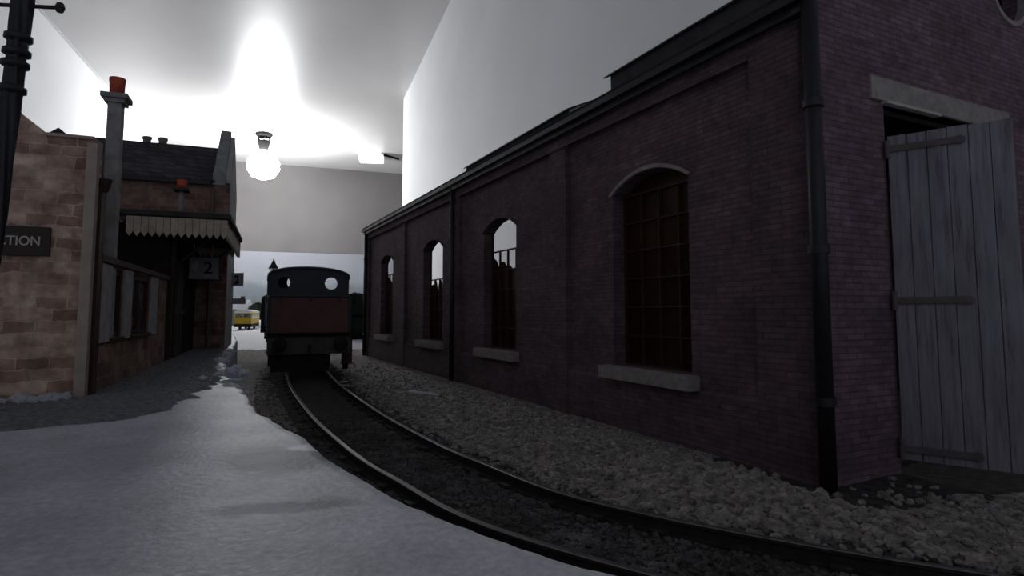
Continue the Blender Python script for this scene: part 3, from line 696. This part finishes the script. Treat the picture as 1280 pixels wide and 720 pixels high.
# scraps on the ballast
def frag(name, x, y, rz, pts, th, label, cat, m='snow'):
    o = MB().prism(pts, 'z', 0, th).build(name, M[m]); place(o, (x, y, gz(x, y)+.03), rz); return tag(o, label, cat)
frag('plaster_fragment', -2.2, 15.0, -35, [(-.5, -.04), (-.2, -.1), (.1, -.05), (.3, -.08), (.55, -.02), (.3, .05), (0, .08), (-.25, .04), (-.45, .1)], .04, 'long ragged pale fragment lying on the ballast near the shed', 'fragment')
frag('white_stick', -4.3, 17.2, -50, [(-.32, -.02), (.32, -.025), (.33, .02), (-.3, .02)], .03, 'thin white stick on the ballast just right of the rails', 'stick')
frag('white_twig', -4.72, 17.0, -10, [(-.2, -.02), (.0, -.02), (.15, -.12), (.18, -.09), (.05, .02), (-.2, .02)], .03, 'small forked white scrap beside the right-hand rail', 'scrap')
frag('white_curl', -5.0, 17.9, 20, [(-.12, -.02), (.1, -.06), (.14, .05), (0, .12), (-.05, .09), (.07, .03), (.05, -.02), (-.12, .02)], .03, 'tiny curled white scrap near the engine buffer', 'scrap')

# ------------------------------------------------------------------ tank engine seen from behind
LO = (-6.22, 18.45, 0); LR = 22.5
lo = tag(empty('tank_engine', LO, LR), 'dark tank engine seen from behind with arched cab and rusty brown bunker', 'locomotive')
W = 1.22
def cabprof(hw, zb, ze, zt, n=16):
    pts = [(-hw, zb), (hw, zb), (hw, ze)]
    for k in range(1, n): 
        t = math.pi*k/n; x = hw*math.cos(t); pts.append((x, ze+.06+(zt-ze-.06)*math.sin(t)**.85))
    pts.append((-hw, ze)); return pts
sheet = MB().prism(cabprof(W, 1.2, 3.02, 3.35), 'y', .85, .92).build('cab_rear_sheet', M['locoblack'], lo)
cut(sheet, MB().lathe([(.20, 0), (.20, 2)], (.68, 0, 2.88), 24, 'y').build('cutter', M['locoblack'], lo), MB().lathe([(.185, 0), (.185, 2)], (-.76, 0, 2.88), 24, 'y').build('cutter', M['locoblack'], lo))
sf = MB().prism(cabprof(W, 1.2, 3.02, 3.35), 'y', 2.5, 2.57).build('cab_front_sheet', M['locoblack'], lo)
cut(sf, MB().lathe([(.32, 2), (.32, 3)], (.82, 0, 2.96), 24, 'y').build('cutter', M['locoblack'], lo), MB().lathe([(.26, 2), (.26, 3)], (-.36, 0, 2.96), 24, 'y').build('cutter', M['locoblack'], lo))
outer, inner = cabprof(W+.05, 1.0, 3.02, 3.41)[2:], cabprof(W, 1.0, 3.0, 3.35)[2:]
rf = MB()
for k in range(len(outer)-1): rf.hexa([(x, y, z) for y in (.72, 2.75) for x, z in (outer[k], outer[k+1], inner[k+1], inner[k])])
rf.build('cab_roof', M['locoblack'], lo)
for sx in (-1, 1):
    cs_ = MB().box(sx*W-.03, sx*W+.03, .88, 2.55, 1.2, 2.25).box(sx*W-.03, sx*W+.03, .88, 1.2, 2.25, 3.02).box(sx*W-.03, sx*W+.03, 2.2, 2.55, 2.25, 3.02).build('cab_side', M['locoblack'], lo)
    MB().tube((sx*(W+.06), .95, 1.5), (sx*(W+.06), .95, 2.5), .02, n=8).build('handrail', M['railtop'], lo)
bu = MB().box(-1.16, 1.16, 0.02, .88, 1.30, 2.42, .03); bu = bu.build('bunker', M['locobrown'], lo)
MB().box(-1.20, 1.20, -.01, .9, 2.40, 2.47, .02).build('bunker_rim', M['locoblack'], bu)
for x in (-.85, .0, .85): MB().box(x-.03, x+.03, -.06, .02, 2.28, 2.48).build('lamp_iron', M['black'], bu)
for x in (-1.19, 1.19): MB().box(x-.05, x+.05, -.0, .9, 1.30, 2.42, .01).build('bunker_side', M['locoblack'], bu)
for sx in (-1, 1):
    MB().prism([(sx*1.42, 1.25), (sx*1.42, 2.42), (sx*1.35, 2.50), (sx*.85, 2.50), (sx*.85, 1.25)], 'y', 2.6, 6.6).build('side_tank', M['locoblack'], lo)
MB().lathe([(.62, 2.6), (.62, 7.1), (.66, 7.1), (.66, 7.9), (.5, 8.0)], (0, 0, 2.05), 32, 'y').build('boiler', M['locoblack'], lo, True)
MB().lathe([(.22, 2.5), (.17, 2.75), (.17, 3.25), (.25, 3.3), (.25, 3.38)], (0, 7.5, 0), 20).build('chimney', M['locoblack'], lo, True)
MB().lathe([(.34, 2.5), (.3, 2.8), (.22, 3.0), (.05, 3.08)], (0, 5, 0), 20).build('dome', M['locoblack'], lo, True)
MB().box(-1.30, 1.30, .0, 8.4, 1.14, 1.22, .01).build('footplate', M['chassis'], lo)
bb = MB().box(-1.22, 1.22, -.06, .02, .66, 1.16, .01).build('buffer_beam', M['beam'], lo)
MB().box(-1.22, 1.22, 8.36, 8.44, .66, 1.16, .01).build('buffer_beam', M['chassis'], lo)
MB().prism([(-.30, .68), (-.22, .68), (0, .98), (.22, .68), (.30, .68), (.04, 1.08), (-.04, 1.08)], 'y', -.10, -.06).build('beam_bracket', M['beam'], bb)
for x in (-.87, .87): MB().lathe([(.11, 0), (.10, -.28), (.07, -.28), (.07, -.42), (.21, -.43), (.21, -.48), (.17, -.50)], (x, -.06, .98), 20, 'y').build('buffer', M['chassis'], bb, True)
MB().tube((0, -.06, .92), (0, -.22, .9), .04).tube((0, -.2, .92), (.0, -.22, .62), .025).tube((0, -.22, .62), (0, -.12, .45), .025).build('coupling', M['black'], bb)
for x in (-1.02, 1.12):
    MB().box(x-.16, x+.16, .02, .06, .36, 1.14).box(x-.17, x+.17, -.08, .16, .34, .38).box(x-.17, x+.17, -.02, .16, .72, .76).build('step', M['darkbrown'] if x > 0 else M['chassis'], lo)
MB().tube((1.1, .2, .62), (1.1, .2, .16), .09).build('sand_pipe', M['chassis'], lo)
MB().box(-.55, .55, .1, 8.3, .45, 1.14).build('frames', M['chassis'], lo)
MB().box(-1.1, .56, .06, .5, .14, .66).build('rear_guard', M['chassis'], lo)
for yy in (1.6, 3.9, 6.2):
    for sx in (-1, 1):
        wh = MB().lathe([(.60, -.07), (.60, .05), (.66, .06), (.66, .08)] if sx < 0 else [(.66, -.08), (.66, -.06), (.60, -.05), (.60, .07)], (sx*.64, yy, .60), 28, 'x').build('wheel', M['chassis'], lo)
    MB().tube((-.64, yy, .6), (.64, yy, .6), .08).build('axle', M['chassis'], lo)

# ------------------------------------------------------------------ distance
YL = 100.0; yx = (305-640)/745*YL
yl = tag(empty('diesel_railcar', (yx, YL, gfar(yx, YL)-.05), 17), 'small bright yellow diesel train with white roof far off in the snow', 'train')
MB().box(-1.32, 1.32, 0, 12, 1.0, 2.9, .12).build('body', M['yellow'], yl)
MB().prism([(-1.36, 2.85), (1.36, 2.85), (1.3, 3.1), (.9, 3.35), (0, 3.45), (-.9, 3.35), (-1.3, 3.1)], 'y', -.08, 12.1).build('roof', M['snow'], yl)
for x in (-.62, .62): MB().box(x-.5, x+.5, -.05, .04, 2.1, 2.75, .02).build('cab_window', M['glass'], yl)
for k in range(5): MB().box(1.30, 1.35, 1+2.2*k, 2.4+2.2*k, 1.9, 2.6, .02).build('side_window', M['glass'], yl)
MB().box(-1.3, 1.3, -.1, 12, .5, 1.05, .02).build('underframe', M['chassis'], yl)
for yy in (1.5, 3.2, 9, 10.7):
    for sx in (-1, 1): MB().lathe([(.45, -.07), (.45, .07)], (sx*.7, yy, .42), 16, 'x').build('wheel', M['chassis'], yl)
def px2x(px, Y): return (px-640)/745*Y
def zat(py, Y): return CZ+(390-py)/745*Y
bank = MB(); xs = lin(px2x(312, 113), px2x(470, 113), 60); V = []  # slope added in place of the white retaining wall, to catch the light
for k, (y, z) in enumerate([(113, -1.5), (114, -.6), (117, .2), (121, 1.0), (124, 1.75), (125, 1.6), (126, -1.5)]):
    V.append([bank.bm.verts.new((x, y+.3*noise.noise(Vector((x*.3, y, 1))), z+.18*noise.noise(Vector((x*.35, y*.3, 2))))) for x in xs])
for a, b2 in zip(V, V[1:]):
    for k in range(len(xs)-1): bank._f([a[k], a[k+1], b2[k+1], b2[k]])
bank._f([v for v in V[0]]+[v for v in V[-1]][::-1])
tag(bank.build('wall_slope', M['snow'], smooth=True), 'white retaining wall drawn as a bright slope behind the yellow train below the dark hedge', 'retaining wall')
def hedge(name, px0, px1, Y, py, label, seed, r=2.0):
    mb = MB(); x0, x1 = px2x(px0, Y), px2x(px1, Y); n = max(3, int((x1-x0)/r*1.6))
    for k in range(n+1):
        x = x0+(x1-x0)*k/n; zt = zat(py, Y)+random.uniform(-.5, .2)
        z = zt-r
        while z > -2.5: mb.blob((x, Y+random.uniform(-1, 1), z), r, r, r, seed+k+z, 2, .35, 2.5); z -= r*1.2
    return tag(mb.build(name, M['hedge']), label, 'hedge')
hedge('far_hedge', 326, 372, 131, 376, 'dark green hedge above the distant white wall', 3, 2.2)
hedge('dark_hedge', 437, 470, 52, 367, 'tall dark hedge between the engine and the end of the shed', 9, 1.2)
# small snowy house
hY = 128; hx = px2x(287, hY)
ho = tag(empty('snowy_house', (hx, hY, 0), 10), 'small pale house with snowy roof behind the yellow train', 'house')
MB().box(-4, 3.4, 0, 5, -3, 2.6).build('house_wall', M['concrete'], ho)
MB().prism([(-.4, 2.5), (2.5, 4.6), (5.4, 2.5)], 'x', -4.3, 3.7).build('house_roof', M['snow'], ho)
MB().box(1.8, 2.5, 2.2, 2.9, 3.8, 5.4).build('chimney', M['darkbrown'], ho)
# distant lamp behind the engine
dl = tag(empty('platform_lamp', (px2x(341, 40), 40, gz(px2x(341, 40), 40))), 'distant black gas lamp rising behind the engine cab', 'lamp post')
ztop = zat(322, 40)-dl.location.z
MB().lathe([(.14, 0), (.09, .5), (.06, .6), (.05, ztop-1.15)], n=12).build('post', M['black'], dl, True)
ln_ = MB().lathe([(.14, ztop-1.12), (.26, ztop-.72)], n=6).build('lantern', M['clear'], dl)
MB().lathe([(.33, ztop-.74), (.30, ztop-.66), (.13, ztop-.38), (.10, ztop-.32), (.13, ztop-.28), (.04, ztop-.18), (.05, ztop-.12), (.0, ztop)], n=12).build('lantern_roof', M['black'], ln_)
for k in range(4):
    a = k*math.pi/2+.4; MB().tube((.14*math.cos(a), .14*math.sin(a), ztop-1.15), (.26*math.cos(a), .26*math.sin(a), ztop-.72), .025, n=6).build('lantern_bar', M['black'], ln_)
